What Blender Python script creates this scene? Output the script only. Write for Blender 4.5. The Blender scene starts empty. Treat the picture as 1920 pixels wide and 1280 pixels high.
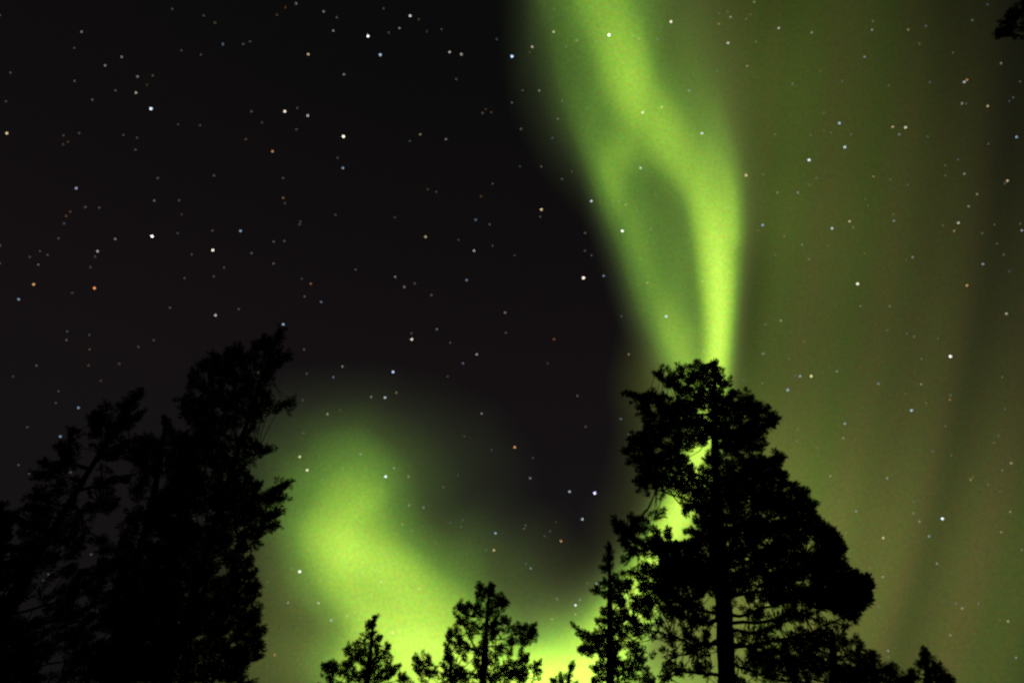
import bpy, math, random
import numpy as np
from mathutils import Vector

random.seed(7)
rng = np.random.default_rng(11)
scene = bpy.context.scene
COL = scene.collection

# ------------------------------------------------------------------ camera
ELEV, ROLL, FPX = math.radians(30.0), math.radians(4.0), 1280.0
EYE = np.array([0.0, 0.0, 1.6])
FWD = np.array([0.0, math.cos(ELEV), math.sin(ELEV)])
_r0 = np.array([1.0, 0.0, 0.0])
_u0 = np.array([0.0, -math.sin(ELEV), math.cos(ELEV)])
RIGHT = _r0 * math.cos(ROLL) + _u0 * math.sin(ROLL)
UP = -_r0 * math.sin(ROLL) + _u0 * math.cos(ROLL)
cam_data = bpy.data.cameras.new('camera')
cam_data.sensor_width = 36.0
cam_data.lens = 24.0
cam_data.clip_start = 0.05
cam_data.clip_end = 120000.0
cam_data.dof.use_dof = True
cam_data.dof.focus_distance = 3.1
cam_data.dof.aperture_fstop = 2.0
cam = bpy.data.objects.new('camera', cam_data)
COL.objects.link(cam)
from mathutils import Matrix
cam.matrix_world = Matrix(((RIGHT[0], UP[0], -FWD[0], EYE[0]),
                           (RIGHT[1], UP[1], -FWD[1], EYE[1]),
                           (RIGHT[2], UP[2], -FWD[2], EYE[2]),
                           (0, 0, 0, 1)))
scene.camera = cam

# ------------------------------------------------------------------ night sky (world)
world = bpy.data.worlds.new('World')
scene.world = world
world.use_nodes = True
wn, wl = world.node_tree.nodes, world.node_tree.links
wn.clear()
w_out = wn.new('ShaderNodeOutputWorld')
sky = wn.new('ShaderNodeTexSky')
sky.sky_type = 'NISHITA'
sky.sun_disc = False
sky.sun_elevation = math.radians(-9.0)
sky.sun_rotation = math.radians(200.0)
bg1 = wn.new('ShaderNodeBackground')
bg1.inputs['Strength'].default_value = 0.05
wl.new(sky.outputs[0], bg1.inputs['Color'])
tc = wn.new('ShaderNodeTexCoord')
sep = wn.new('ShaderNodeSeparateXYZ')
wl.new(tc.outputs['Generated'], sep.inputs[0])
ramp = wn.new('ShaderNodeValToRGB')
wl.new(sep.outputs['Z'], ramp.inputs[0])
def lin(c):
    c = np.asarray(c, float) / 255.0
    return np.where(c <= 0.04045, c / 12.92, ((c + 0.055) / 1.055) ** 2.4)
def set_ramp(node, stops):
    els = node.color_ramp.elements
    while len(els) > 1:
        els.remove(els[-1])
    els[0].position = stops[0][0]
    els[0].color = tuple(lin(stops[0][1])) + (1,)
    for p, c in stops[1:]:
        e = els.new(p)
        e.color = tuple(lin(c)) + (1,)
# airglow: brighter and greyer towards the horizon, almost black overhead
set_ramp(ramp, [(0.0, (19, 18, 19)), (0.12, (20, 18, 19)), (0.30, (21, 18, 20)), (0.46, (20, 16, 18)),
                (0.62, (16, 13, 14)), (0.80, (11, 11, 11)), (1.0, (9, 9, 10))])
bg2 = wn.new('ShaderNodeBackground')
bg2.inputs['Strength'].default_value = 1.0
wl.new(ramp.outputs[0], bg2.inputs['Color'])
wadd = wn.new('ShaderNodeAddShader')
wl.new(bg1.outputs[0], wadd.inputs[0])
wl.new(bg2.outputs[0], wadd.inputs[1])
wl.new(wadd.outputs[0], w_out.inputs['Surface'])

scene.view_settings.view_transform = 'Standard'
scene.view_settings.look = 'None'
scene.view_settings.exposure = 0.0
scene.view_settings.gamma = 1.0
scene.view_settings.use_curve_mapping = False
scene.render.engine = 'CYCLES'
scene.cycles.use_denoising = False
scene.cycles.use_adaptive_sampling = False
scene.cycles.max_bounces = 4
scene.cycles.diffuse_bounces = 2
scene.cycles.transparent_max_bounces = 24
scene.cycles.sample_clamp_direct = 0.0

# ------------------------------------------------------------------ helpers
def ray(px, py):
    """Unit-depth view ray(s) of photograph pixels (1920 x 1280)."""
    px, py = np.asarray(px, float), np.asarray(py, float)
    a, b = (px - 960.0) / FPX, (640.0 - py) / FPX
    return FWD + a[..., None] * RIGHT + b[..., None] * UP
def at(px, py, dist):
    """World point on that ray at a horizontal distance from the eye."""
    d = ray(px, py)
    h = np.hypot(d[..., 0], d[..., 1])
    return EYE + d * (np.asarray(dist, float) / h)[..., None]
def project(p):
    v = np.asarray(p) - EYE
    z = v @ FWD
    return 960 + FPX * (v @ RIGHT) / z, 640 - FPX * (v @ UP) / z

def link_mesh(name, verts, faces_tri=None, mat=None, parent=None, polys=None, smooth=False):
    me = bpy.data.meshes.new(name)
    verts = np.asarray(verts, np.float32)
    if polys is not None:
        me.from_pydata([tuple(v) for v in verts.tolist()], [], polys)
    else:
        f = np.asarray(faces_tri, np.int32)
        k = f.shape[1]
        me.vertices.add(len(verts)); me.vertices.foreach_set('co', verts.ravel())
        me.loops.add(f.size); me.loops.foreach_set('vertex_index', f.ravel())
        me.polygons.add(len(f)); me.polygons.foreach_set('loop_start', np.arange(0, f.size, k, dtype=np.int32))
        me.update(calc_edges=True)
    if smooth:
        me.polygons.foreach_set('use_smooth', np.ones(len(me.polygons), bool))
    if mat: me.materials.append(mat)
    o = bpy.data.objects.new(name, me)
    COL.objects.link(o)
    if parent:
        o.parent = parent
    return o
def tag(o, label=None, cat=None, group=None, kind=None):
    for k, v in (('label', label), ('category', cat), ('group', group), ('kind', kind)):
        if v: o[k] = v
    return o

# ------------------------------------------------------------------ materials
def mat_principled(name, c1, c2, scale, rough, bump=0.0):
    m = bpy.data.materials.new(name)
    m.use_nodes = True
    n, l = m.node_tree.nodes, m.node_tree.links
    p = n['Principled BSDF']
    t = n.new('ShaderNodeTexCoord')
    ns = n.new('ShaderNodeTexNoise')
    ns.inputs['Scale'].default_value = scale
    ns.inputs['Detail'].default_value = 5
    l.new(t.outputs['Object'], ns.inputs['Vector'])
    r = n.new('ShaderNodeValToRGB')
    r.color_ramp.elements[0].position = 0.35
    r.color_ramp.elements[1].position = 0.65
    r.color_ramp.elements[0].color = (*c1, 1)
    r.color_ramp.elements[1].color = (*c2, 1)
    l.new(ns.outputs[0], r.inputs[0])
    l.new(r.outputs[0], p.inputs['Base Color'])
    p.inputs['Roughness'].default_value = rough
    p.inputs['Specular IOR Level'].default_value = 0.15
    if bump:
        b = n.new('ShaderNodeBump')
        b.inputs['Strength'].default_value = bump
        l.new(ns.outputs[0], b.inputs['Height'])
        l.new(b.outputs[0], p.inputs['Normal'])
    return m
M_NEEDLE = mat_principled('pine_needles', (0.030, 0.048, 0.022), (0.045, 0.065, 0.030), 3.0, 0.8)
M_SPRUCE = mat_principled('spruce_needles', (0.024, 0.042, 0.022), (0.036, 0.055, 0.030), 3.0, 0.8)
M_BARK = mat_principled('pine_bark', (0.035, 0.025, 0.018), (0.085, 0.055, 0.038), 9.0, 0.95, 0.6)
M_GROUND = mat_principled('heath_ground', (0.018, 0.022, 0.012), (0.050, 0.045, 0.028), 0.35, 1.0, 0.4)

def star_material(name, col, strength):
    m = bpy.data.materials.new(name)
    m.use_nodes = True
    n, l = m.node_tree.nodes, m.node_tree.links
    n.clear()
    o = n.new('ShaderNodeOutputMaterial')
    e = n.new('ShaderNodeEmission')
    e.inputs['Color'].default_value = (*col, 1)
    e.inputs['Strength'].default_value = strength
    tr = n.new('ShaderNodeBsdfTransparent')
    ad = n.new('ShaderNodeAddShader')
    l.new(tr.outputs[0], ad.inputs[0]); l.new(e.outputs[0], ad.inputs[1])
    l.new(ad.outputs[0], o.inputs['Surface'])
    m.cycles.emission_sampling = 'NONE'
    return m

def aurora_material():
    m = bpy.data.materials.new('aurora_light')
    m.use_nodes = True
    n, l = m.node_tree.nodes, m.node_tree.links
    n.clear()
    out = n.new('ShaderNodeOutputMaterial')
    add = n.new('ShaderNodeAddShader')
    tr = n.new('ShaderNodeBsdfTransparent')
    em = n.new('ShaderNodeEmission')
    l.new(tr.outputs[0], add.inputs[0]); l.new(em.outputs[0], add.inputs[1]); l.new(add.outputs[0], out.inputs['Surface'])
    def attr(nm):
        a = n.new('ShaderNodeAttribute'); a.attribute_name = nm; return a.outputs['Fac']
    # green oxygen light: colour follows how much glowing gas there is
    r = n.new('ShaderNodeValToRGB')
    set_ramp(r, [(0.0, (0, 0, 0)), (0.06, (29, 36, 18)), (0.15, (52, 68, 29)), (0.35, (90, 128, 46)), (0.55, (139, 185, 60)),
                 (0.75, (172, 219, 72)), (1.0, (203, 252, 88))])
    l.new(attr('gas'), r.inputs[0])
    # pale olive diffuse light
    mix = n.new('ShaderNodeMix'); mix.data_type = 'RGBA'
    mix.inputs['A'].default_value = (0.98, 0.95, 0.20, 1)
    mix.inputs['B'].default_value = (0.66, 1.0, 0.13, 1)
    l.new(attr('tint'), mix.inputs['Factor'])
    vm = n.new('ShaderNodeVectorMath'); vm.operation = 'SCALE'
    l.new(mix.outputs['Result'], vm.inputs[0]); l.new(attr('veil'), vm.inputs['Scale'])
    sm = n.new('ShaderNodeVectorMath'); sm.operation = 'ADD'
    l.new(r.outputs[0], sm.inputs[0]); l.new(vm.outputs[0], sm.inputs[1])
    # fine uneven mottling of the glow
    t = n.new('ShaderNodeTexCoord')
    ns = n.new('ShaderNodeTexNoise')
    ns.inputs['Scale'].default_value = 0.009
    ns.inputs['Detail'].default_value = 1.5
    ns.inputs['Roughness'].default_value = 0.7
    l.new(t.outputs['Object'], ns.inputs['Vector'])
    mr = n.new('ShaderNodeVectorMath'); mr.operation = 'MULTIPLY_ADD'
    mr.inputs[1].default_value = (1.0, 0.75, 1.2)
    mr.inputs[2].default_value = (0.50, 0.625, 0.40)
    l.new(ns.outputs['Color'], mr.inputs[0])
    mm = n.new('ShaderNodeVectorMath'); mm.operation = 'MULTIPLY'
    l.new(sm.outputs[0], mm.inputs[0]); l.new(mr.outputs[0], mm.inputs[1])
    l.new(mm.outputs[0], em.inputs['Color'])
    em.inputs['Strength'].default_value = 1.0
    m.cycles.emission_sampling = 'NONE'
    return m
M_AURORA = aurora_material()

# ------------------------------------------------------------------ ground
def build_ground():
    rs = [0, 2, 4, 6, 9, 12, 16, 20, 25, 30, 36, 44, 55, 70, 100, 160, 300, 700, 2000, 8000, 60000]
    na = 72
    v = [(0, 0, 0)]
    for r in rs[1:]:
        for k in range(na):
            a = 2 * math.pi * k / na
            x, y = r * math.cos(a), r * math.sin(a)
            f = min(1.0, r / 12.0) * (1 if r < 200 else 0.2)
            v.append((x, y, 0.12 * f * (math.sin(x * 0.31 + 1) * math.cos(y * 0.23) + 0.5 * math.sin(x * 0.8 + y * 0.6))))
    polys = [(0, 1 + k, 1 + (k + 1) % na) for k in range(na)]
    for i in range(1, len(rs) - 1):
        b0, b1 = 1 + (i - 1) * na, 1 + i * na
        for k in range(na):
            k2 = (k + 1) % na
            polys.append((b0 + k, b1 + k, b1 + k2, b0 + k2))
    o = link_mesh('ground', v, mat=M_GROUND, polys=polys, smooth=True)
    tag(o, 'dark forest heath under the trees', 'ground', kind='structure')
build_ground()

# ------------------------------------------------------------------ aurora
GX = np.arange(-300, 2230, 6.0)
GY = np.arange(-320, 1480, 6.0)
X, Y = np.meshgrid(GX, GY)

def stroke(pts):
    """pts: x, y, amount, spread towards -x, spread towards +x (spline through them, densely sampled)."""
    p = np.array(pts, float)
    s = np.concatenate([[0], np.cumsum(np.hypot(*np.diff(p[:, :2], axis=0).T))])
    n = int(s[-1] / 5) + 2
    t = np.linspace(0, s[-1], n)
    q = np.stack([np.interp(t, s, p[:, k]) for k in range(5)], 1)
    ker = np.exp(-0.5 * (np.arange(-14, 15) / 6.0) ** 2); ker /= ker.sum()
    for k in range(5):                      # round the corners of the path
        q[:, k] = np.convolve(np.pad(q[:, k], 14, mode='reflect', reflect_type='odd'), ker, mode='valid')
    out = np.zeros_like(X)
    for x, y, a, sl, sr in q:
        dx, dy = X - x, Y - y
        sg = np.where(dx < 0, sl, sr)
        sv = 0.5 * (sl + sr)
        np.maximum(out, a * np.exp(-0.5 * ((dx / sg) ** 2 + (dy / sv) ** 2)), out=out)
    return out
def blob(x, y, a, sx, sy, rot=0.0, p=2.0):
    c, s = math.cos(math.radians(rot)), math.sin(math.radians(rot))
    dx, dy = X - x, Y - y
    u, v = c * dx + s * dy, -s * dx + c * dy
    return a * np.exp(-0.5 * (np.sqrt((u / sx) ** 2 + (v / sy) ** 2)) ** p)
def union(*fs, k=3.0):
    return sum(f ** k for f in fs) ** (1.0 / k)
def blur(a, n):
    ker = np.exp(-0.5 * (np.arange(-3 * n, 3 * n + 1) / n) ** 2); ker /= ker.sum()
    for ax in (0, 1):
        a = np.apply_along_axis(lambda r: np.convolve(np.pad(r, 3 * n, mode='edge'), ker, mode='valid'), ax, a)
    return a

def noise1(u, seed, scale):
    r = np.random.default_rng(seed).normal(size=400)
    k = np.clip(u / scale + 200, 0, 398)
    i = k.astype(int); f = k - i; f = f * f * (3 - 2 * f)
    return r[i] * (1 - f) + r[i + 1] * f

rays = 1 + 0.05 * noise1(X + 0.25 * (Y - 300), 21, 26) + 0.05 * noise1(X + 0.25 * (Y - 300), 22, 60)
ribbon = rays * union(
    stroke([(1085, -300, .52, 62, 75), (1110, -60, .54, 58, 70), (1135, 40, .56, 56, 66), (1165, 120, .57, 52, 60), (1200, 190, .59, 46, 58),
            (1232, 245, .60, 42, 60), (1275, 305, .52, 30, 62), (1315, 365, .56, 30, 50), (1338, 430, .80, 32, 34), (1346, 500, .94, 30, 27),
            (1350, 580, .98, 24, 21), (1348, 660, 1.0, 20, 18), (1338, 740, 1.0, 20, 18), (1322, 820, 1.0, 22, 20), (1298, 900, 1.0, 26, 22),
            (1266, 985, 1.0, 30, 30), (1228, 1070, .98, 36, 30), (1190, 1145, .96, 48, 30), (1150, 1205, .96, 60, 40), (1100, 1260, 1.0, 70, 60),
            (1040, 1310, 1.0, 80, 80)]),
    stroke([(985, -300, .22, 40, 80), (1030, -40, .20, 34, 80), (1060, 120, .20, 30, 80), (1085, 210, .22, 26, 80), (1115, 275, .32, 24, 60),
            (1145, 330, .42, 28, 60), (1172, 400, .42, 27, 56), (1200, 480, .39, 30, 50), (1230, 560, .39, 34, 42), (1262, 640, .48, 28, 40),
            (1285, 690, .50, 30, 40), (1300, 760, .45, 30, 40)]),
    stroke([(1215, -300, .26, 70, 60), (1240, 0, .18, 70, 62), (1290, 140, .22, 70, 58), (1335, 260, .33, 60, 36), (1364, 330, .44, 50, 20),
            (1374, 390, .50, 40, 15), (1374, 440, .5, 35, 15)]),
    blob(1185, 285, .40, 44, 55, -30), blob(1122, 190, .31, 60, 95, -12, 2.0), blob(1065, 40, .20, 55, 130, 0),
    stroke([(1255, 330, .25, 60, 60), (1270, 480, .31, 50, 45), (1290, 620, .36, 42, 40)]),
    k=3.2)
mott = 1 + 0.07 * noise1(X + 0.1 * Y + 25 * noise1(Y, 31, 90), 32, 60) + 0.05 * noise1(Y - 0.4 * X, 33, 70)
glow = mott * union(
    blob(655, 985, .57, 84, 108, 0, 2.2),
    blob(700, 1075, .69, 122, 80, 28, 2.2),
    blob(795, 1205, .94, 118, 82, 30, 2.2),
    blob(890, 1282, 1.0, 200, 70, 8, 2.4),
    blob(660, 1290, .55, 42, 60, 0),
    blob(1010, 1310, .95, 190, 62, 0),
    blob(640, 930, .30, 120, 100, 0),
    blob(690, 880, .13, 150, 90, 0),
    blob(840, 1080, .24, 130, 90, 25),
    blob(1000, 1200, .22, 170, 70, 0),
    k=3.0)

vp = np.array([
    (1250, -200, 30), (1450, -200, 60), (1650, -200, 45), (1900, -200, 22),
    (1300, 0, 70), (1450, 0, 66), (1600, 0, 63), (1750, 0, 43), (1880, 0, 31), (2050, 0, 20), (1120, 0, 10),
    (1450, 300, 82), (1600, 300, 73), (1750, 300, 59), (1880, 300, 41), (2050, 300, 30), (1330, 300, 80), (1420, 150, 82), (1435, 410, 90), (1150, 300, 5), (1240, 350, 42),
    (1430, 600, 86), (1600, 600, 77), (1750, 600, 69), (1900, 600, 53), (2080, 600, 45), (1330, 600, 58), (1230, 600, 52), (1140, 550, 10),
    (1420, 720, 90), (1550, 850, 98), (1700, 850, 84), (1900, 850, 70), (2080, 850, 55),
    (1550, 1000, 113), (1700, 1000, 94), (1850, 1000, 82), (2080, 1000, 66),
    (1650, 1200, 97), (1800, 1200, 86), (1920, 1200, 80), (2100, 1250, 66), (1650, 1400, 100), (1900, 1400, 80),
    (1300, 1200, 128), (1450, 1200, 120), (1300, 1000, 115), (1250, 700, 95), (1300, 850, 105), (1300, 1400, 120),
    (1205, 700, 66), (1145, 650, 14), (1140, 800, 14), (1170, 900, 36), (1110, 1000, 28), (1060, 960, 24), (1190, 820, 50), (1050, 1090, 48), (1130, 1100, 60),
    (1000, 900, 12), (1000, 600, 0), (1000, 300, 0), (900, 0, 0), (850, 1000, 25), (750, 700, 12), (800, 850, 20), (500, 600, 0),
    (300, 300, 0), (0, 0, 0), (0, 500, 0), (0, 900, 0), (300, 800, 0), (450, 900, 12), (500, 1000, 50), (510, 1120, 74), (520, 1220, 80),
    (450, 1250, 74), (430, 1080, 44), (300, 1150, 26), (150, 1150, 8), (200, 1270, 26), (0, 1250, 12), (600, 1300, 80), (750, 1150, 80), (900, 1250, 80), (1100, 1250, 90),
    (660, 950, 40), (-250, -250, 0), (-250, 600, 0), (-250, 1400, 0), (300, 1450, 30), (700, 1450, 80), (1000, 1450, 80), (2150, 1450, 60), (2200, -300, 5), (600, -300, 0)], float)
def tps(r):
    return np.where(r > 0, r * r * np.log(np.maximum(r, 1e-9)), 0.0)
P = vp[:, :2] / 1000
D = np.hypot(P[:, None, 0] - P[None, :, 0], P[:, None, 1] - P[None, :, 1])
K = tps(D) + np.eye(len(P)) * 0.002
A = np.block([[K, np.c_[np.ones(len(P)), P]], [np.c_[np.ones(len(P)), P].T, np.zeros((3, 3))]])
W = np.linalg.solve(A, np.r_[vp[:, 2], 0, 0, 0])
V = W[-3] + W[-2] * X / 1000 + W[-1] * Y / 1000
for w, (a, b) in zip(W[:-3], P):
    V = V + w * tps(np.hypot(X / 1000 - a, Y / 1000 - b))
V = np.clip(V, 0, 140)
V = np.maximum(lin(V) * (1 - 0.12 * np.exp(-0.5 * ((Y - 600) / 250.0) ** 2)) - 0.0030, 0)
# faint rays, fanning down from the magnetic zenith
u = (X - 1480) + 0.14 * (Y - 400) + 0.00010 * (Y - 400) ** 2
right_side = 1 / (1 + np.exp(-(X - 1380) / 20))
V = V * (1 + right_side * (0.085 * noise1(u, 3, 66) + 0.06 * noise1(u, 4, 130)))
# unlit dark lane just right of the beam
V = V * (1 - 0.12 * np.exp(-0.5 * ((X - (1412 - 0.02 * (Y - 500))) / 22) ** 2) * (1 / (1 + np.exp(-(Y - 330) / 40))) * (1 / (1 + np.exp((Y - 780) / 30))))
tint = np.clip(0.62 + right_side * (0.25 * noise1(u, 8, 70) + 0.15 * noise1(u, 9, 30)), 0, 1)

def aurora(name, R, dens, veil, label, th=0.012):
    dd = np.maximum(dens - th, 0) / (1 - th)
    keep = (dd > 0.0) | (veil > 0.0025)
    veil = np.where(veil > 0.0025, veil - 0.0025, 0)
    dirs = ray(X, Y)
    dirs = dirs / np.linalg.norm(dirs, axis=-1, keepdims=True)
    pos = EYE + dirs * R
    keep &= dirs[..., 2] > 0.004
    ny, nx = X.shape
    idx = np.arange(ny * nx).reshape(ny, nx)
    cell = keep[:-1, :-1] | keep[1:, :-1] | keep[:-1, 1:] | keep[1:, 1:]
    cell &= (dirs[1:, 1:, 2] > 0.003)
    f = np.stack([idx[:-1, :-1][cell], idx[1:, :-1][cell], idx[1:, 1:][cell], idx[:-1, 1:][cell]], 1)
    used = np.unique(f)
    remap = np.zeros(ny * nx, int); remap[used] = np.arange(len(used))
    o = link_mesh(name, pos.reshape(-1, 3)[used], remap[f], M_AURORA)
    for nm, arr in (('gas', dd), ('veil', veil), ('tint', tint)):
        at_ = o.data.attributes.new(nm, 'FLOAT', 'POINT')
        at_.data.foreach_set('value', arr.reshape(-1)[used].astype(np.float32))
    tag(o, label, 'aurora', 'bands of the aurora')
    return o
zero = np.zeros_like(X)
side = 1 / (1 + np.exp(-(X - 1085) / 14))
aurora('aurora_ribbon', 30000, blur(ribbon, 1), zero, 'bright green aurora ribbon narrowing downwards into a beam behind the tall pine')
aurora('aurora_glow', 32000, glow, V * (1 - side), 'broad yellow-green aurora glow low over the small pines')
aurora('aurora_veil', 34000, zero, V * side, 'dim olive aurora veil with faint rays beside the bright beam')

# ------------------------------------------------------------------ stars
HUE = {'w': (1.0, 0.97, 0.93), 'b': (0.50, 0.72, 1.0), 'y': (1.0, 0.80, 0.42), 'o': (1.0, 0.52, 0.20), 'k': (1.0, 0.88, 0.72),
       'r': (1.0, 0.34, 0.10), 'v': (0.66, 0.62, 1.0), 'c': (0.74, 0.88, 1.0)}
STAR_R = 20000.0
from math import pi
def ico():
    import bmesh
    bm = bmesh.new(); bmesh.ops.create_icosphere(bm, subdivisions=2, radius=1.0)
    v = np.array([tuple(x.co) for x in bm.verts]); f = np.array([[q.index for q in p.verts] for p in bm.faces]); bm.free()
    return v, f
ICO_V, ICO_F = ico()
star_mats = {}
def star_mat(c, lvl):
    if (c, lvl) not in star_mats:
        star_mats[(c, lvl)] = star_material('starlight', HUE[c], lvl)
    return star_mats[(c, lvl)]
def star_geo(x, y, b):
    d = ray(x, y); k = np.linalg.norm(d)
    c = EYE + d / k * STAR_R
    rpx = 0.9 + 1.35 * b
    r = rpx / FPX * STAR_R / k
    peak = 0.8 * b ** 2.5
    return c, r, peak * max(1.0, (2.7 / rpx) ** 2)
def star(x, y, b, c, label):
    p, r, s = star_geo(x, y, b)
    o = link_mesh('star', ICO_V * r * np.array([1.06, 1.0, 0.96]), ICO_F, star_mat(c, round(s, 2)), smooth=True)
    o.location = p
    tag(o, label, 'star', 'bright stars')
BRIGHT = [
 (283,204,.90,'c','bright blue-white star in the dark upper left sky, brightest of its row'),
 (13,250,.66,'y','yellow star at the left edge of the sky, high above the trees'),
 (143,353,.52,'v','pale violet star above the pair of faint orange stars, upper left'),
 (255,174,.46,'k','warm star just up and left of the bright blue-white upper left star'),
 (578,102,.52,'y','yellow star alone between the top edge and the warm white pair'),
 (534,209,.75,'k','warm white star, brighter one of the pair in the upper left sky'),
 (577,217,.50,'w','dimmer white star close right of the warm white one'),
 (511,284,.50,'o','orange-yellow star below the warm white pair in the upper left sky'),
 (769,30,.65,'c','white star nearest the top edge in the dark sky left of the aurora'),
 (690,68,.85,'w','bright white star down left of the topmost one'),
 (713,103,.68,'b','blue star right below the bright white star near the top'),
 (843,98,.46,'w','left star of the close small pair left of the aurora ribbon top'),
 (865,102,.45,'k','right star of the close small pair left of the aurora ribbon top'),
 (960,106,.88,'b','bright blue star nearest the dark edge of the aurora ribbon, near the top'),
 (998,88,.50,'k','soft warm star at the ribbon edge, up right of the bright blue one'),
 (1038,60,.52,'y','yellow star in the dim left fringe of the aurora ribbon top'),
 (1142,66,.96,'w','brightest white star inside the top of the aurora ribbon'),
 (1258,41,.74,'k','white star on the right shoulder of the aurora ribbon, near the top'),
 (644,256,.95,'k','bright warm white star in the middle of the black upper sky'),
 (643,315,.46,'b','deep blue star right under the bright warm white star'),
 (1205,211,.56,'w','white star inside the ribbon just above the loop'),
 (1241,201,.45,'y','yellowish star inside the ribbon beside the white one above the loop'),
 (1109,377,.60,'c','white star in the dark at the left edge of the narrowing ribbon'),
 (1015,393,.62,'y','golden star in the dark sky left of the narrowing ribbon'),
 (1201,315,.52,'w','white star at the upper end of the loop in the aurora'),
 (1365,81,.52,'w','white star right of the aurora ribbon near the top edge'),
 (1460,53,.46,'w','small white star high in the olive veil, second from the ribbon'),
 (1316,250,.60,'c','white star on the right fringe of the ribbon above its bend'),
 (1574,231,.60,'b','upper star of the blue pair in the olive veil'),
 (1584,276,.66,'c','lower star of the blue pair in the olive veil'),
 (1517,300,.76,'c','blue-white star down left of the blue pair in the veil'),
 (1698,239,.60,'k','brightest star of the small triangle in the upper veil'),
 (1674,238,.45,'y','yellow star of the small triangle in the upper veil'),
 (1808,154,.50,'c','white star touching an orange one in the upper right veil'),
 (1813,150,.46,'o','orange star touching a white one in the upper right veil'),
 (1852,199,.46,'y','yellow star below the orange and white touching pair'),
 (1906,257,.50,'b','blue star near the right edge below the overhanging branch'),
 (1399,329,.60,'y','golden star at the right edge of the ribbon where it bends'),
 (1889,339,.50,'y','pale yellow star near the right edge, below the blue edge star'),
 (1593,415,.50,'y','yellow star at mid height in the veil, up right of a bluish one'),
 (1797,418,.50,'k','pale star in the right veil between two fainter ones'),
 (1430,422,.52,'b','small blue star close right of the upper beam'),
 (1560,428,.58,'c','bluish white star down left of the yellow veil star'),
 (285,443,.96,'w','brightest white star in the left half, above the leaning pine'),
 (399,469,.80,'k','warm white star right of the brightest white star in the left half'),
 (183,471,.45,'w','small white star left of the brightest white star in the left half'),
 (451,433,.50,'b','blue star up right of the warm white star in the left half'),
 (63,533,.62,'o','amber star near the left edge, left one of the two orange stars'),
 (177,540,.74,'r','deep orange-red star above the leaning pine'),
 (35,561,.46,'b','blue star at the left edge below the amber star'),
 (404,591,.50,'w','white star above the dense left tree and left of its tip'),
 (531,608,.55,'b','blue star sitting right on the tip of the dense left tree'),
 (113,818,.46,'b','blue star beside the left shoot of the leaning pine'),
 (147,764,.45,'b','small blue star above the left shoot of the leaning pine'),
 (798,444,.50,'y','warm yellowish star alone in the black middle of the sky'),
 (889,470,.45,'w','white star right of the lone warm star in the black middle'),
 (1094,521,.95,'k','bright warm white star in the dark left of the beam'),
 (1167,433,.84,'w','bright white star inside the left strand of the loop'),
 (1249,593,.68,'b','blue star inside the left strand just above the tall pine'),
 (772,636,.68,'k','warm white star in the dark sky high above the twin-topped pine'),
 (737,697,.74,'b','bright blue star down left of the warm white one above the green glow'),
 (722,745,.55,'c','pale star below the bright blue one above the green glow'),
 (965,838,.60,'o','orange star in the dark gap between glow and tall pine'),
 (1608,532,.80,'k','bright warm white star in the middle of the olive veil'),
 (1813,535,.52,'o','orange star in the right veil at mid height'),
 (1887,588,.46,'k','pale star near the right edge, down right of the orange veil star'),
 (1782,668,.86,'w','bright white star in the right veil, brightest at its height'),
 (1521,705,.70,'y','golden white star right of the tall pine top'),
 (1500,705,.46,'b','small blue star touching the left of the golden white one'),
 (1477,731,.56,'b','blue star nearest to the right side of the tall pine top'),
 (1709,769,.62,'b','light blue star below the bright white one in the right veil'),
 (1584,794,.46,'b','dim blue star right of the tall pine upper boughs'),
 (562,856,.62,'y','yellow star at the upper left rim of the green glow'),
 (576,881,.66,'k','cream star just below the yellow one at the glow rim'),
 (723,893,.80,'c','bright blue-white star in the top of the green glow'),
 (562,1071,.86,'w','bright white star in the left part of the green glow'),
 (1115,924,1.0,'v','brightest violet-white star in the dark just left of the tall pine'),
 (1068,921,.50,'c','small pale star left of the brightest violet-white star'),
 (1092,973,.54,'c','small pale star below the brightest violet-white star'),
 (929,999,.50,'b','blue star above the twin-topped pine, upper one of two'),
 (926,1031,.52,'y','yellow star above the twin-topped pine, lower one of two'),
 (1052,1014,.52,'o','orange star between the twin-topped pine and the slim spruce top'),
 (1079,1134,.70,'c','bright pale star left of the slim spruce, above its long bough'),
 (1118,1094,.46,'c','pale star touching the left side of the slim spruce'),
 (1767,972,.86,'c','bright white star low in the right veil, brightest in that corner'),
 (1656,1008,.52,'y','golden star right of the tall pine lower boughs'),
]
for s in BRIGHT: star(*s)
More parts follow.
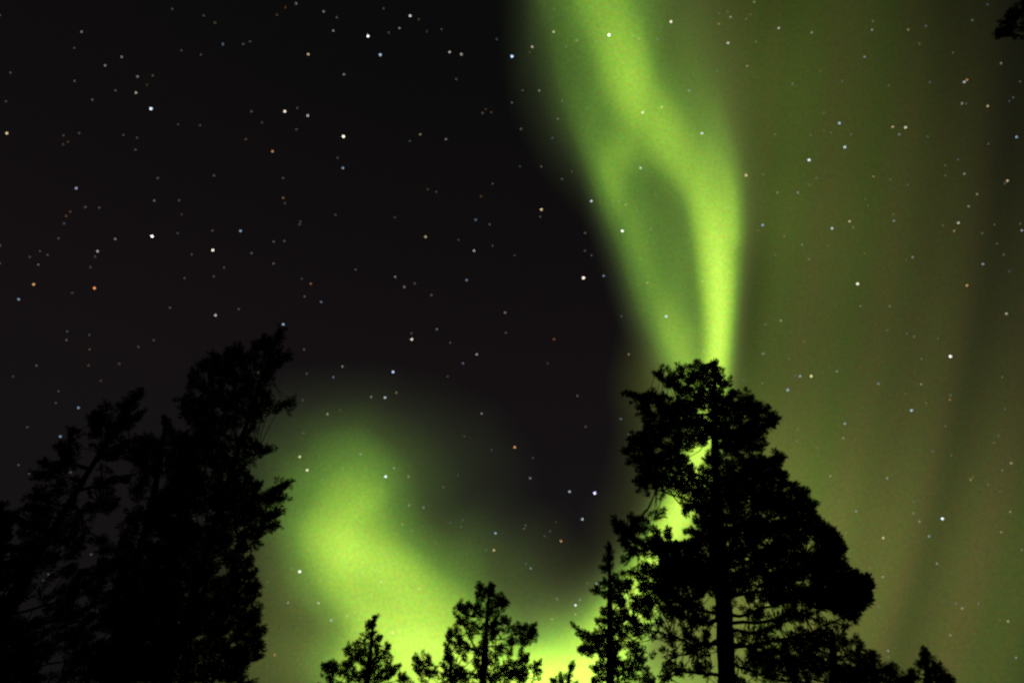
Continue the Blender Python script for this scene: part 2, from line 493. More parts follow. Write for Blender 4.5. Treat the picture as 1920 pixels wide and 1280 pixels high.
DIM = [(197,123,.4,'w'),(228,107,.36,'w'),(258,144,.32,'w'),(153,60,.32,'w'),(418,83,.34,'b'),(531,371,.33,'o'),(289,376,.34,'b'),(555,7,.36,'c'),(607,22,.32,'w'),
 (625,58,.36,'w'),(401,329,.2,'w'),(132,397,.28,'o'),(124,405,.28,'o'),(120,419,.28,'b'),(535,14,.25,'r'),(160,388,.22,'k'),(461,261,.24,'o'),(140,152,.22,'w'),(173,187,.22,'w'),
 (749,53,.32,'w'),(645,140,.36,'w'),(1199,73,.36,'y'),(1011,170,.32,'w'),(788,252,.4,'y'),(836,261,.36,'w'),(977,242,.28,'w'),(1036,259,.28,'b'),(892,412,.38,'b'),(1173,384,.36,'y'),
 (1046,223,.28,'w'),(1081,76,.32,'y'),(1522,61,.38,'k'),(1348,45,.34,'o'),(1370,32,.36,'w'),(1414,4,.36,'y'),(1621,107,.4,'c'),(1401,124,.36,'y'),(1292,170,.36,'c'),(1686,252,.34,'c'),
 (1804,194,.4,'k'),(1877,119,.34,'y'),(1638,331,.36,'o'),(1808,326,.36,'w'),(1832,364,.36,'y'),(1816,387,.36,'k'),(1676,414,.36,'w'),(1486,157,.3,'c'),(1544,212,.3,'o'),(1453,252,.3,'y'),
 (1496,361,.36,'c'),(1458,361,.32,'y'),(1635,56,.32,'w'),(1703,56,.32,'y'),(1736,49,.3,'c'),(1823,38,.3,'w'),(216,448,.32,'w'),(72,496,.28,'w'),(602,566,.36,'b'),(583,532,.36,'o'),
 (625,707,.36,'b'),(614,776,.42,'y'),(489,830,.36,'c'),(353,797,.22,'c'),(513,453,.24,'w'),(533,452,.24,'k'),(513,494,.22,'w'),(126,621,.24,'b'),(741,519,.36,'k'),(758,538,.32,'k'),
 (875,525,.42,'b'),(809,553,.3,'k'),(1132,517,.42,'b'),(1214,530,.4,'y'),(947,586,.36,'k'),(1039,636,.36,'r'),(894,664,.42,'k'),(868,681,.32,'v'),(696,744,.32,'k'),(743,736,.32,'y'),
 (819,617,.32,'b'),(642,687,.36,'k'),(903,775,.38,'c'),(1179,664,.36,'y'),(1164,785,.32,'b'),(1097,437,.28,'w'),(1581,821,.36,'y'),(1464,601,.4,'k'),(1569,696,.36,'c'),(1647,719,.38,'c'),
 (1727,720,.36,'k'),(1711,482,.36,'c'),(1843,495,.42,'c'),(1789,433,.34,'y'),(1916,432,.42,'c'),(1431,663,.36,'w'),(1781,749,.32,'o'),(1714,631,.3,'w'),(1317,527,.32,'y'),(1517,486,.3,'y'),
 (1504,459,.3,'w'),(1668,574,.3,'w'),(739,877,.4,'c'),(766,893,.36,'y'),(767,947,.34,'c'),(794,951,.34,'c'),(754,982,.32,'o'),(995,1065,.4,'c'),(1079,1151,.38,'y'),(1035,1160,.34,'y'),
 (1087,1124,.32,'c'),(597,1130,.42,'w'),(621,1162,.42,'w'),(540,1129,.34,'w'),(651,1154,.34,'w'),(737,1186,.44,'w'),(787,1103,.4,'y'),(715,1090,.36,'c'),(515,1227,.42,'o'),(676,851,.34,'c'),
 (994,896,.34,'w'),(1742,1005,.42,'b'),(1896,868,.42,'y'),(1663,896,.36,'w'),(1557,892,.36,'y'),(1724,977,.36,'k'),(1894,959,.36,'y'),(1877,997,.36,'y'),(1757,1056,.32,'w'),(1655,1081,.34,'w'),
 (1804,1140,.36,'w'),(1890,1164,.42,'y'),(1782,1190,.34,'y'),(1665,1219,.34,'w'),(1605,958,.34,'w'),(1820,899,.34,'y'),(1905,1232,.34,'c'),(363,972,.22,'v'),(382,972,.26,'v'),(400,980,.22,'v')]
for _ in range(420):
    DIM.append((rng.uniform(-150, 2070), rng.uniform(-150, 1250), rng.uniform(.10, .24) if rng.random() < .4 else rng.uniform(.07, .13), 'wwkcbyo'[rng.integers(7)]))
slots, sv, sf, si = [], [], [], []
for x, y, b, c in DIM:
    p, r, s = star_geo(x, y, b * .9)
    m = star_mat(c, max(0.1, round(s * 4) / 4 if s > .5 else round(s, 1)))
    if m not in slots: slots.append(m)
    sf.append(ICO_F + len(sv) * len(ICO_V)); sv.append(ICO_V * r + p); si.append(np.full(len(ICO_F), slots.index(m)))
fs = link_mesh('faint_stars', np.concatenate(sv), np.concatenate(sf), smooth=True)
for m in slots: fs.data.materials.append(m)
fs.data.polygons.foreach_set('material_index', np.concatenate(si).astype(np.int32))
tag(fs, 'countless faint stars sprinkled over the whole night sky', 'stars', kind='stuff')

# ------------------------------------------------------------------ trees
def inside(poly, x, y):
    p = np.asarray(poly, float); q = np.roll(p, -1, axis=0)
    x, y = np.asarray(x)[..., None], np.asarray(y)[..., None]
    c = ((p[:, 1] > y) != (q[:, 1] > y)) & (x < (q[:, 0] - p[:, 0]) * (y - p[:, 1]) / (q[:, 1] - p[:, 1] + 1e-9) + p[:, 0])
    return c.sum(-1) % 2 == 1
def tube(path, radii, n=6):
    """Tapered tube; returns verts, faces (quads)."""
    path = np.asarray(path, float)
    t = np.gradient(path, axis=0); t /= np.linalg.norm(t, axis=1, keepdims=True) + 1e-9
    ref = np.array([0.31, 0.77, 0.55])
    a = np.cross(t, ref); a /= np.linalg.norm(a, axis=1, keepdims=True) + 1e-9
    b = np.cross(t, a)
    ang = np.linspace(0, 2 * pi, n, endpoint=False)
    v = path[:, None] + np.asarray(radii)[:, None, None] * (np.cos(ang)[None, :, None] * a[:, None] + np.sin(ang)[None, :, None] * b[:, None])
    k = len(path)
    f = [(i * n + j, i * n + (j + 1) % n, (i + 1) * n + (j + 1) % n, (i + 1) * n + j) for i in range(k - 1) for j in range(n)]
    return v.reshape(-1, 3), np.array(f)

def tufts(C, Ax, L, R, n, g, wid=0.085):
    """Needle tufts as bottle brushes. C centres of the tuft foot, Ax unit axes, L axis lengths, R needle lengths."""
    N = len(C)
    ref = g.normal(size=(N, 3))
    A = np.cross(Ax, ref); A /= np.linalg.norm(A, axis=1, keepdims=True)
    B = np.cross(Ax, A)
    t = g.random((N, n)) ** 0.85
    ph = g.random((N, n)) * 2 * pi
    fwd = 0.35 + 0.75 * t + g.normal(size=(N, n)) * 0.15
    rad = A[:, None] * np.cos(ph)[..., None] + B[:, None] * np.sin(ph)[..., None]
    dr = Ax[:, None] * fwd[..., None] + rad
    dr /= np.linalg.norm(dr, axis=-1, keepdims=True)
    ln = R[:, None] * (0.75 + 0.45 * g.random((N, n))) * (1 - 0.25 * t)
    foot = C[:, None] + Ax[:, None] * (L[:, None] * t)[..., None]
    tip = foot + dr * ln[..., None]
    side_ = np.cross(dr, g.normal(size=(N, n, 3))); side_ /= np.linalg.norm(side_, axis=-1, keepdims=True)
    w = (ln * wid)[..., None] * side_
    mid = foot + (tip - foot) * 0.6
    v = np.stack([foot, mid + w, tip, mid - w], 2).reshape(-1, 3)
    f = np.arange(len(v)).reshape(-1, 4)
    return v, f

def make_tree(name, label, cat, group, dist, trunk, crowns, holes=(), size=(9, 18), n_branch=16, needles=60, seed=1,
              needle_mat=None, rise=0.35, depth=0.8, inset=0.7, bare=(), spread_up=0.5, sprigs=()):
    """trunk: (px, py, radius px) from the tip down. crowns: (outline, cover, rim) list. holes: outlines kept open."""
    g = np.random.default_rng(seed)
    m_px = dist / FPX * 1.12                       # metres per pixel at the tree, roughly
    tr = np.array(trunk, float)
    tpts = at(tr[:, 0], tr[:, 1], np.full(len(tr), dist))
    # carry the trunk on down to the ground
    low, prev = tpts[-1], tpts[-2]
    sl = (low - prev) / max(1e-6, prev[2] - low[2])
    sl = np.clip(sl, -0.25, 0.25)
    base = low + np.array([sl[0], sl[1], -1.0]) * (low[2] + 0.25)
    tr_r = tr[:, 2] * m_px
    path = np.vstack([tpts, (low + base) / 2, base])
    rad = np.r_[tr_r, tr_r[-1] * 1.12, tr_r[-1] * 1.45]
    # resample smoothly with a little crookedness
    s = np.linspace(0, len(path) - 1, 5 * len(path))
    pp = np.stack([np.interp(s, np.arange(len(path)), path[:, k]) for k in range(3)], 1)
    rr = np.interp(s, np.arange(len(path)), rad)
    root = bpy.data.objects.new(name, None)
    COL.objects.link(root)
    origin = np.array([base[0], base[1], 0.0])
    root.location = origin
    tag(root, label, cat, group)
    v, f = tube(pp - origin, rr * (1 + 0.06 * g.normal(size=len(rr))), 9)
    link_mesh('trunk', v, f, M_BARK, root, smooth=True)

    PX, PY, DX, DY, SC = [], [], [], [], []
    def trunk_x(y): return np.interp(y, tr[:, 1], tr[:, 0])
    for outline, cover, rim in crowns:
        o = np.array(outline, float)
        x0, y0 = o.min(0); x1, y1 = o.max(0)
        cnt = int(cover * (x1 - x0) * (y1 - y0) / (1.2 * size[0] * size[1]))
        x, y = g.uniform(x0, x1, cnt), g.uniform(y0, y1, cnt)
        k = inside(o, x, y)
        for ox, oy in ((1, 0), (-1, 0), (0, 1), (0, -1)):
            k &= inside(o, x + ox * inset * size[0], y + oy * inset * size[0])
        x, y = x[k], y[k]
        # pull the centres a little inwards so the shoots, not the feet, make the edge
        dx, dy = x - trunk_x(y), -(np.abs(x - trunk_x(y)) * spread_up + 12) + g.normal(size=len(x)) * 12
        PX.append(x); PY.append(y); DX.append(dx + g.normal(size=len(x)) * 22); DY.append(dy); SC.append(g.uniform(.75, 1.15, len(x)))
        # rim: shoots that point outwards along the outline
        if rim:
            q = np.roll(o, -1, axis=0)
            area = 0.5 * np.sum(o[:, 0] * q[:, 1] - q[:, 0] * o[:, 1])
            for (ax, ay), (bx, by) in zip(o, q):
                ln = math.hypot(bx - ax, by - ay)
                if min(ay, by) > 1283 or (ax < -5 and bx < -5): continue
                for _ in range(max(1, int(ln / (size[0] * 1.3) * rim))):
                    t = g.random()
                    nx, ny = (by - ay) / (ln + 1e-6), -(bx - ax) / (ln + 1e-6)
                    if area < 0: nx, ny = -nx, -ny
                    ux, uy = nx + g.normal() * .45, ny - 0.45 + g.normal() * .4
                    un = math.hypot(ux, uy) + 1e-6
                    back = size[1] * g.uniform(.15, 1.2)
                    PX.append([ax + (bx - ax) * t - ux / un * back]); PY.append([ay + (by - ay) * t - uy / un * back])
                    DX.append([ux * 60]); DY.append([uy * 60]); SC.append([g.uniform(.6, 1.0)])
    PX, PY, DX, DY, SC = (np.concatenate([np.asarray(a, float) for a in z]) for z in (PX, PY, DX, DY, SC))
    ok = np.ones(len(PX), bool)
    un = np.hypot(DX, DY) + 1e-6
    for h in holes:
        h = np.array(h, float); c = h.mean(0)
        hb = c + (h - c) * (1 + size[0] * 0.3 / (np.hypot(*(h - c).T).mean()))
        for t in (0.0, 0.5, 1.0):
            ok &= ~inside(hb, PX + DX / un * size[1] * t, PY + DY / un * size[1] * t)
    PX, PY, DX, DY, SC = PX[ok], PY[ok], DX[ok], DY[ok], SC[ok]
    # sprigs: single long shoots (foot, tip), clothed in tufts
    for (ax, ay, bx, by) in sprigs:
        ln = math.hypot(bx - ax, by - ay); k = int(ln / (size[0] * .7)) + 2
        t = np.linspace(0, 1, k)
        PX = np.r_[PX, ax + (bx - ax) * t - (bx - ax) / ln * size[1] * .8 * t]; PY = np.r_[PY, ay + (by - ay) * t - (by - ay) / ln * size[1] * .8 * t]
        jit = g.normal(size=(2, k)) * .35
        DX = np.r_[DX, ((bx - ax) / ln + jit[0]) * 50]; DY = np.r_[DY, ((by - ay) / ln + jit[1]) * 50]; SC = np.r_[SC, g.uniform(.7, .95, k)]
    # depth: the crown is about as deep as it is wide at that height
    rows = np.linspace(PY.min() - 1, PY.max() + 1, 24)
    wid = np.array([max(14, np.ptp(PX[np.abs(PY - r) < 30]) * .5) if (np.abs(PY - r) < 30).any() else 14 for r in rows])
    hw = np.interp(PY, rows, wid)
    fr = np.clip(np.abs(PX - trunk_x(PY)) / (hw + 1), 0, 1)
    dz = g.uniform(-1, 1, len(PX)) * np.sqrt(np.maximum(0.06, 1 - fr ** 2)) * hw * m_px * depth
    dz = np.clip(dz, -0.24 * dist, 0.24 * dist)
    C = at(PX, PY, dist + dz)
    un = np.hypot(DX, DY) + 1e-6
    Ax = RIGHT * (DX / un)[:, None] - UP * (DY / un)[:, None] + FWD * (g.normal(size=len(PX)) * .45)[:, None]
    Ax /= np.linalg.norm(Ax, axis=1, keepdims=True)
    L = SC * size[1] * m_px; R = SC * size[0] * m_px * 1.15
    tv, tf = tufts(C, Ax, L, R, needles, g)
    verts, faces = [tv], [tf]; nv = len(tv)

    # limbs from the trunk out to clumps of the crown
    pick = g.choice(len(C), min(n_branch, len(C)), replace=False)
    limb_pts = [tpts]
    def limb(tip, tx, ty, r0):
        yr = min(max(ty + rise * abs(tx - trunk_x(ty)), tr[0, 1] + 6), tr[-1, 1])
        rootp = at(np.array(trunk_x(yr)), np.array(yr), dist)
        t = np.linspace(0, 1, 9)[:, None]
        bend = (rootp + tip) / 2 - np.array([0, 0, 1.0]) * np.linalg.norm(tip - rootp) * 0.10 * np.sign(rise)
        pth = (1 - t) ** 2 * rootp + 2 * t * (1 - t) * bend + t * t * tip
        pth[1:-1] += g.normal(size=(7, 3)) * 0.012 * np.linalg.norm(tip - rootp)
        vv, ff = tube(pth - origin, np.linspace(r0, r0 * .3, 9), 5)
        link_mesh('branch', vv, ff, M_BARK, root, smooth=True)
        limb_pts.append(pth)
    for i in pick:
        limb(C[i], PX[i], PY[i], np.clip(tr[:, 2].max() * .22, 1.2, 3.2) * m_px)
    for pts in bare:                                # bare dead limbs, drawn point by point
        q = np.array(pts, float)
        pth = at(q[:, 0], q[:, 1], dist + np.linspace(0, g.uniform(-.5, .5), len(q)))
        sN = np.linspace(0, len(q) - 1, 4 * len(q))
        pth = np.stack([np.interp(sN, np.arange(len(q)), pth[:, k]) for k in range(3)], 1)
        pth[1:] += g.normal(size=(len(pth) - 1, 3)) * 0.7 * m_px
        vv, ff = tube(pth - origin, np.linspace(q[0, 2], q[-1, 2], len(pth)) * m_px, 5)
        link_mesh('branch', vv, ff, M_BARK, root, smooth=True)
    # twigs from each tuft back to the nearest limb
    lp = np.concatenate(limb_pts)
    sel = g.random(len(C)) < 0.6
    for i in np.nonzero(sel)[0]:
        d = np.linalg.norm(lp - C[i], axis=1)
        j = d.argmin()
        if d[j] < 0.15 or d[j] > 75 * m_px: continue
        q = lp[j]
        mx, my = project((q + C[i]) / 2)
        if any(inside(h, mx, my) for h in holes): continue
        sag = (q + C[i]) / 2 - np.array([0, 0, .06 * d[j]])
        vv, ff = tube(np.array([q, sag, C[i] + Ax[i] * L[i] * .6]), np.array([.9, .7, .4]) * m_px, 4)
        verts.append(vv); faces.append(ff + nv); nv += len(vv)
    o = link_mesh('crown', np.concatenate(verts) - origin, np.concatenate(faces), needle_mat or M_NEEDLE, root)
    return root

def disc(x, y, r, n=8):
    return [(x + r * math.cos(2 * pi * k / n), y + r * math.sin(2 * pi * k / n)) for k in range(n)]

FOREST = 'conifers ringing the clearing'
# --- the tall pine in front of the beam
make_tree('pine_tree', 'tall broad pine silhouetted against the bright aurora beam, with a bare lower trunk', 'pine tree', FOREST, 18.0,
  trunk=[(1341, 676, 2), (1338, 760, 5), (1341, 860, 6.5), (1346, 960, 8.5), (1352, 1060, 11), (1358, 1160, 12.5), (1363, 1290, 13.5)],
  crowns=[([(1341,678),(1331,700),(1316,689),(1303,678),(1291,680),(1275,689),(1256,689),(1225,698),(1234,712),(1250,723),(1252,733),(1225,733),(1203,733),(1174,735),
            (1183,751),(1196,773),(1208,790),(1213,808),(1191,817),(1168,845),(1174,860),(1194,877),(1203,893),(1191,909),(1209,925),(1230,925),(1270,935),
            (1303,940),(1306,977),(1300,1012),(1272,1018),(1250,1004),(1225,968),(1209,964),(1181,973),(1149,979),(1162,1009),(1172,1031),(1230,1035),(1240,1090),
            (1238,1142),(1333,1135),(1390,1140),(1440,1145),(1500,1150),(1556,1161),(1570,1172),(1603,1172),(1614,1142),(1630,1121),(1630,1086),(1610,1072),(1580,1060),
            (1581,1037),(1569,1012),(1559,995),(1537,983),(1534,967),(1519,940),(1506,918),(1484,901),(1469,895),(1464,877),(1468,856),(1460,848),(1431,851),(1428,834),
            (1431,817),(1447,809),(1457,787),(1454,776),(1437,767),(1414,751),(1407,734),(1381,739),(1372,726),(1367,708),(1350,701)], 3.7, 1.0),
          ([(1168,1031),(1240,1010),(1300,1015),(1310,1060),(1240,1130),(1232,1185),(1222,1235),(1180,1225),(1160,1150),(1165,1062)], 2.3, 0.5),
          ([(1370,1140),(1470,1140),(1560,1165),(1560,1230),(1520,1285),(1375,1285)], 1.15, 0.3),
          ([(1236,1130),(1345,1130),(1345,1180),(1310,1190),(1290,1175),(1262,1185),(1240,1170)], 1.5, 0.2),
          ([(1250,1190),(1345,1180),(1348,1285),(1240,1285)], 0.6, 0)],
  holes=[[(1233,948),(1250,942),(1272,950),(1290,945),(1302,958),(1298,985),(1284,1004),(1268,1012),(1250,1000),(1238,982)],
         [(1296,842),(1316,842),(1320,865),(1306,882),(1294,862)], disc(1335,830,5), disc(1262,738,7), disc(1347,725,4), disc(1335,788,4), disc(1283,848, 3), disc(1258,826,3),
         disc(1196,1056,7), disc(1222,1000,4), disc(1195,1095,5), disc(1175,1117,6), disc(1232,1054,4), *[disc(1375 + 23.7 * k % 160, 1005 + 41.3 * k % 118, 3 + k % 3) for k in range(15)], disc(1215,1165,6), disc(1188,1150,6), disc(1205,1205,7), disc(1180,1195,5), disc(1358,1032,4), disc(1372,1074,5), disc(1420,1110,5), disc(1450,1150,6), disc(1395,1170,7), disc(1470,1175,8)],
  size=(9.0, 13), inset=1.1, n_branch=30, seed=21, rise=0.25,
  sprigs=[(1312,955,1280,948),(1245,1016,1254,990),(1222,975,1246,958),(1292,935,1284,966),(1310,1000,1284,992),(1282,1262,1262,1252),(1262,1266,1240,1272),(1310,1222,1290,1214),(1275,1230,1258,1222),(1320,1262,1305,1250),(1330,1180,1322,1204),(1290,1175,1286,1196),(1262,1180,1258,1202),(1336,715,1342,674),(1330,700,1303,678),(1250,715,1226,697),(1205,745,1173,733),(1440,800,1458,776),(1450,870,1467,850),(1190,1000,1150,978),(1600,1110,1633,1085),(1600,1130,1631,1120)],
  bare=[[(1360,1268,3),(1320,1262,2.4),(1282,1258,2),(1250,1268,1.4),(1232,1284,.8)], [(1358,1190,2.4),(1325,1212,2),(1290,1226,1.6),(1255,1234,1),(1236,1262,.7)],
        [(1282,1258,1.6),(1262,1240,1.2),(1245,1232,.7)], [(1358,1150,2.2),(1330,1165,1.6),(1318,1200,1),(1322,1240,.6)], [(1290,1226,1.3),(1284,1200,.9),(1290,1165,.6)],
        [(1300,1150,1.4),(1290,1180,1),(1262,1200,.6)], [(1262,1150,1.3),(1256,1180,1),(1262,1215,.5)], [(1364,1200,2.6),(1400,1212,2),(1440,1236,1.6),(1470,1262,1)],
        [(1364,1240,2.4),(1400,1255,2),(1430,1262,1.5),(1475,1280,1)], [(1250,1268,1.3),(1262,1276,1),(1276,1284,.6)], [(1325,1212,1.2),(1334,1244,.8),(1326,1280,.5)],
        [(1304,1223,1.2),(1296,1246,.8),(1304,1262,.5)]])
# --- slim spruce by its side
make_tree('spruce_tree', 'slim pointed spruce standing just left of the tall pine with one long low bough', 'spruce tree', FOREST, 25.0,
  trunk=[(1142, 1018, 1), (1143, 1080, 3), (1144, 1160, 5), (1144, 1290, 7)],
  crowns=[([(1142,1020),(1134,1035),(1129,1066),(1136,1086),(1113,1106),(1134,1115),(1134,1145),(1126,1153),(1116,1163),(1128,1180),(1110,1200),(1085,1212),(1093,1228),(1128,1228),
            (1112,1247),(1110,1290),(1228,1290),(1208,1240),(1186,1215),(1190,1192),(1165,1170),(1174,1142),(1158,1112),(1168,1080),(1153,1084),(1150,1055)], 2.2, 0.8)],
  holes=[disc(1168,1228,7), disc(1182,1200,6), disc(1163,1140,5), disc(1185,1180,5), disc(1200,1262,6)],
  size=(6, 10), n_branch=20, seed=5, needle_mat=M_SPRUCE, rise=-0.15, spread_up=-0.1,
  sprigs=[(1142,1045,1142,1018),(1135,1205,1070,1170),(1130,1112,1110,1106),(1110,1195,1078,1190),(1115,1220,1085,1214)])
# --- twin-topped pine in the middle
make_tree('pine_tree', 'twin-topped pine in the middle, black against the low green glow', 'pine tree', FOREST, 28.0,
  trunk=[(918, 1094, 1.5), (914, 1150, 3), (910, 1210, 4.5), (905, 1290, 6)],
  crowns=[([(899,1092),(905,1105),(914,1105),(921,1092),(931,1107),(950,1126),(944,1147),(944,1166),(967,1171),(989,1176),(1001,1172),(1004,1197),(989,1208),(975,1222),(985,1232),(995,1254),
            (1010,1250),(1010,1265),(990,1290),(832,1290),(832,1247),(835,1222),(837,1204),(846,1184),(858,1178),(863,1169),(852,1151),(863,1131),(874,1137),(892,1134),(898,1119),(893,1107)], 1.6, 0.8),
          ([(777,1231),(790,1231),(803,1232),(811,1244),(810,1254),(827,1263),(840,1290),(805,1290),(783,1263),(779,1247)], 0.9, 0.7)],
  holes=[disc(875,1198,6), disc(893,1192,5), disc(870,1180,4), disc(858,1232,5), disc(876,1250,6), disc(960,1232,6), disc(940,1238,4), disc(893,1162,4), disc(850,1212,3), disc(966,1216,4), disc(885,1160,3)],
  size=(6.2, 11), n_branch=20, seed=9, rise=0.2,
  sprigs=[(898,1125,899,1090),(921,1120,921,1089),(940,1140,951,1124),(862,1150,863,1126),(985,1190,1004,1169),(998,1258,1013,1238),(845,1205,844,1182),(985,1245,989,1228),(790,1250,776,1229),(806,1250,803,1230)])
# --- small pine left of it
make_tree('pine_tree', 'small pine with a single thin leader, low in front of the brightest glow', 'pine tree', FOREST, 26.0,
  trunk=[(701, 1153, 1.2), (697, 1200, 2.5), (692, 1240, 4), (686, 1290, 5.5)],
  crowns=[([(702,1156),(705,1168),(702,1180),(707,1184),(704,1200),(711,1198),(713,1222),(727,1212),(728,1230),(725,1250),(741,1249),(742,1266),(755,1265),(768,1290),(598,1290),(605,1266),
            (610,1249),(635,1240),(650,1246),(654,1232),(649,1218),(664,1206),(676,1203),(688,1196),(682,1183),(690,1168),(698,1174)], 1.5, 0.8)],
  holes=[disc(692,1184,3), disc(672,1250,4), disc(700,1216,3)],
  size=(6, 11), n_branch=16, seed=13, rise=0.2,
  sprigs=[(700,1180,702,1152),(705,1205,711,1192),(722,1228,728,1208),(662,1225,648,1216),(640,1262,608,1246),(735,1262,744,1246),(752,1280,757,1262),(690,1185,690,1166)])
# --- little treetop
make_tree('pine_tree', 'tiny treetop barely rising between the twin-topped pine and the slim spruce', 'pine tree', FOREST, 32.0,
  trunk=[(1073, 1240, 1.2), (1068, 1265, 2.2), (1062, 1295, 3.5)],
  crowns=[([(1074,1242),(1074,1256),(1066,1270),(1084,1292),(1040,1292),(1034,1274),(1049,1266),(1060,1270),(1062,1254)], 0.75, 0.6)],
  size=(5, 9), n_branch=8, seed=15, rise=0.2, sprigs=[(1070,1262,1074,1239),(1055,1280,1048,1262),(1046,1284,1032,1271)])
# --- dense tree at left
make_tree('spruce_tree', 'tall dense conifer at left whose ragged boughs reach over the green glow', 'spruce tree', FOREST, 17.0,
  trunk=[(524, 618, 2), (497, 690, 2.5), (470, 770, 3.2), (432, 890, 4.5), (385, 1040, 6), (345, 1170, 7), (308, 1290, 8)],
  crowns=[([(528,614),(519,621),(498,630),(485,648),(469,662),(450,650),(433,652),(428,664),(405,660),(399,668),(404,685),(381,681),(367,700),(355,716),(352,736),(342,756),(349,780),(356,800),
            (375,817),(345,850),(330,900),(300,960),(290,1040),(260,1100),(240,1180),(210,1290),(474,1290),(447,1267),(453,1257),(474,1239),(487,1217),(482,1199),(488,1182),(479,1171),(484,1151),
            (470,1142),(473,1127),(482,1105),(470,1086),(474,1073),(464,1055),(460,1027),(489,1017),(485,996),(522,983),(522,962),(510,944),(530,931),(540,911),(543,900),(500,915),(462,921),(484,910),
            (485,906),(462,899),(472,886),(467,871),(478,859),(504,847),(508,842),(473,832),(485,811),(485,792),(500,775),(526,775),(550,752),(512,760),(501,727),(514,705),(523,688),(535,671),(539,656),(525,650)], 3.4, 0.7)],
  holes=[disc(398,715,7), disc(374,738,6), disc(353,797,5), disc(363,972,4), disc(382,973,4), disc(400,980,4), disc(360,930,6), disc(300,1010,8), disc(416,1080,8), disc(410,1050,6), disc(284,1168,8), disc(258,1118,8), disc(400,1150,4), disc(280,1210,6), disc(370,1200,5)],
  size=(7.4, 18), inset=1.3, n_branch=34, seed=31, needle_mat=M_SPRUCE, rise=0.45, spread_up=0.55,
  sprigs=[(500,660,531,611),(522,690,542,653),(505,775,556,745),(480,850,513,841),(460,912,489,905),(500,940,549,896),(495,950,540,930),(490,975,529,960),(480,990,528,984),(470,1010,494,1017),(475,1040,466,1054),
          (462,1090,479,1071),(465,1125,487,1103),(465,1165,488,1149),(470,1200,493,1180),(465,1238,491,1217),(440,1290,476,1277),(448,680,450,644),(405,690,402,655),(385,700,380,677),(433,675,433,647),(488,660,497,624),(352,770,340,755),(400,730,397,700)])
# --- leaning pine at left
make_tree('pine_tree', 'gaunt leaning pine at far left, its slanting trunk showing through thin boughs', 'pine tree', FOREST, 15.0,
  trunk=[(255, 738, 2), (226, 790, 2.4), (188, 849, 3.2), (141, 924, 4), (66, 1049, 5.5), (20, 1130, 7), (-70, 1290, 9)],
  crowns=[([(252,730),(265,735),(267,746),(248,755),(236,775),(222,790),(205,820),(185,835),(180,800),(195,790),(215,775),(235,750)], 1.3, 0.5),
          ([(200,757),(200,774),(195,800),(180,835),(172,805),(182,796),(175,773),(188,780)], 1.3, 0.4),
          ([(137,803),(146,824),(149,861),(150,890),(135,925),(115,955),(95,960),(80,936),(55,926),(92,915),(82,900),(60,888),(78,880),(77,869),(116,867),(113,846),(118,829),(130,840)], 1.1, 0.5),
          ([(200,812),(237,826),(260,824),(258,846),(225,870),(197,879),(180,870),(185,845)], 1.2, 0.5),
          ([(175,905),(241,898),(219,911),(200,924),(215,950),(230,960),(180,975),(150,1000),(120,1000),(130,950)], 0.9, 0.4),
          ([(48,950),(110,950),(130,1000),(150,1010),(180,1010),(240,1060),(250,1120),(230,1200),(220,1290),(0,1290),(20,1200),(60,1110),(40,1040),(45,975)], 1.4, 0.4)],
  holes=[disc(156,1046,14), disc(62,1140,18), disc(100,1246,18), disc(203,1192,10), disc(219,967,14), disc(187,986,12), disc(150,1130,10), disc(105,1095,9), disc(200,1100,10)],
  size=(7.2, 18), inset=1.0, n_branch=26, seed=41, rise=0.3, spread_up=0.5,
  sprigs=[(215,800,268,735),(205,830,255,728),(225,800,273,770),(215,808,246,795),(180,820,199,757),(178,815,174,772),(125,880,138,800),(122,870,113,830),(105,900,57,888),(120,880,76,868),(100,940,54,925),
          (90,965,50,947),(180,905,245,896),(200,850,262,822),(185,860,228,842),(150,960,215,930)])
# --- tree between them
make_tree('pine_tree', 'lower conifer with a thin upright leader squeezed between the leaning pine and the dense tree', 'pine tree', FOREST, 19.0,
  trunk=[(312, 780, 1.5), (305, 830, 3), (290, 920, 4.5), (262, 1040, 6), (225, 1180, 7), (195, 1290, 8)],
  crowns=[([(312,784),(322,806),(343,814),(370,835),(375,900),(350,980),(330,1060),(300,1290),(170,1290),(200,1160),(225,1060),(232,1000),(252,950),(262,880),(252,850),(275,818),(286,818),(298,840),(308,810)], 2.4, 0.8)],
  holes=[disc(156,1046,14), disc(203,1192,8), disc(219,967,12), disc(284,925,8), disc(300,905,8), disc(290,1008,6), disc(262,1052,8), disc(250,1105,10)],
  size=(7, 17), inset=1.1, n_branch=22, seed=51, rise=0.4,
  sprigs=[(322,830,311,779),(300,860,284,815),(280,860,262,822),(345,840,342,812),(285,840,275,816),(265,880,250,850),(265,960,240,975)])
# --- tree at the left edge
make_tree('spruce_tree', 'half-hidden conifer cut by the left edge, below the leaning pine', 'spruce tree', FOREST, 14.0,
  trunk=[(-90, 880, 2), (-115, 960, 5), (-150, 1080, 9), (-205, 1290, 13)],
  crowns=[([(-92,880),(-40,935),(-5,952),(14,964),(22,975),(4,1000),(30,1022),(52,1060),(44,1110),(30,1180),(52,1230),(66,1290),(-330,1290),(-280,1200),(-260,1100),(-210,1000),(-150,940)], 1.5, 0.7)],
  holes=[disc(40,1145,14), disc(90,1250,14), disc(15,1040,6)],
  size=(8, 15), n_branch=20, seed=61, needle_mat=M_SPRUCE, rise=0.2, spread_up=0.2, sprigs=[(-20,975,14,962),(-10,995,26,975),(10,1050,55,1060)])
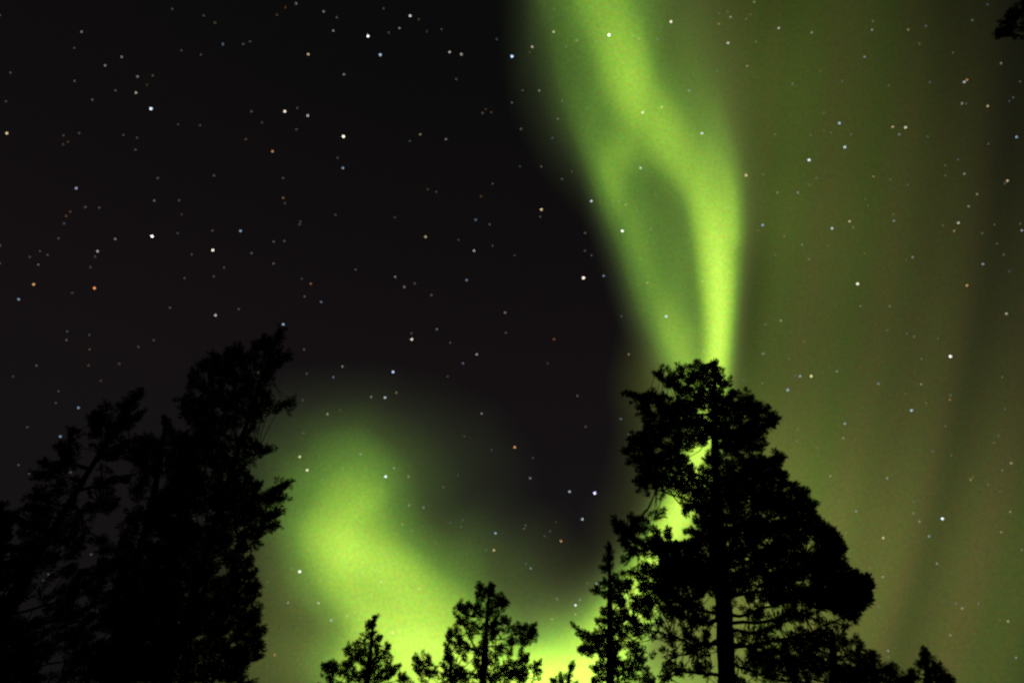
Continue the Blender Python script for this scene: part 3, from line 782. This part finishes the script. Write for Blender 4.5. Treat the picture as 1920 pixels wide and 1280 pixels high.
# --- low trees at right
make_tree('pine_tree', 'rounded pine rising behind the lower right boughs of the tall pine', 'pine tree', FOREST, 27.0,
  trunk=[(1560, 1178, 2), (1562, 1220, 5), (1566, 1290, 8)],
  crowns=[([(1552,1182),(1572,1188),(1588,1204),(1598,1203),(1619,1214),(1600,1236),(1640,1262),(1650,1292),(1372,1292),(1380,1240),(1430,1215),(1480,1200),(1520,1190)], 1.0, 0.6)],
  holes=[disc(1600,1240,5), disc(1420,1230,6), disc(1395,1262,7), disc(1460,1215,5), disc(1476,1250,6), disc(1508,1214,5), disc(1440,1270,5)],
  size=(7, 12), n_branch=18, seed=71, rise=0.2, sprigs=[(1575,1210,1589,1201),(1600,1230,1621,1212)])
make_tree('pine_tree', 'low bushy treetop sloping down to the right beyond the tall pine', 'pine tree', FOREST, 31.0,
  trunk=[(1636, 1218, 1.5), (1638, 1250, 4), (1640, 1292, 7)],
  crowns=[([(1630,1222),(1640,1222),(1648,1238),(1669,1250),(1690,1264),(1700,1274),(1715,1292),(1560,1292),(1580,1262),(1602,1240),(1618,1226)], 1.7, 0.7)],
  size=(6, 10), n_branch=12, seed=73, rise=0.2, sprigs=[(1634,1240,1634,1217)])
make_tree('spruce_tree', 'small spruce tip with a blunt leader, lowest and rightmost of the treetops', 'spruce tree', FOREST, 30.0,
  trunk=[(1734, 1217, 1.5), (1738, 1250, 3.5), (1742, 1292, 6)],
  crowns=[([(1731,1221),(1739,1221),(1744,1238),(1757,1244),(1766,1258),(1782,1276),(1790,1292),(1690,1292),(1706,1264),(1714,1252),(1726,1250),(1728,1236)], 1.8, 0.8)],
  size=(6, 10), n_branch=12, seed=77, needle_mat=M_SPRUCE, rise=0.2, sprigs=[(1735,1240,1734,1216),(1752,1260,1757,1242),(1716,1268,1706,1262)])
# --- pine standing outside the frame whose bough hangs into the corner
make_tree('pine_tree', 'pine outside the frame with one bough hanging into the top right corner', 'pine tree', FOREST, 9.0,
  trunk=[(2010, -170, 2), (2060, -60, 4), (2130, 100, 7), (2240, 330, 10), (2420, 700, 15), (2640, 1150, 20)],
  crowns=[([(1924,4),(1904,12),(1890,24),(1893,32),(1882,38),(1882,47),(1870,55),(1870,65),(1886,66),(1899,76),(1916,82),(1950,85),(2010,70),(2090,60),(2080,-80),(2010,-170),(1960,-110),(1940,-40)], 1.15, 0.7),
          ([(2090,60),(2010,90),(1990,140),(2040,200),(2120,260),(2240,300),(2320,200),(2220,60),(2120,-60)], 0.9, 0.5)],
  holes=[disc(1906,40,5), disc(1913,60,4)],
  size=(7, 13), n_branch=16, seed=81, rise=-0.05, bare=[[(2118,72,5),(2040,60,3.6),(1970,52,2.6),(1920,50,1.8),(1880,56,1)],[(1990,55,2.2),(1940,30,1.6),(1895,26,.8)]], sprigs=[(1900,55,1867,56),(1900,62,1869,66),(1910,35,1881,38),(1915,25,1888,24)])
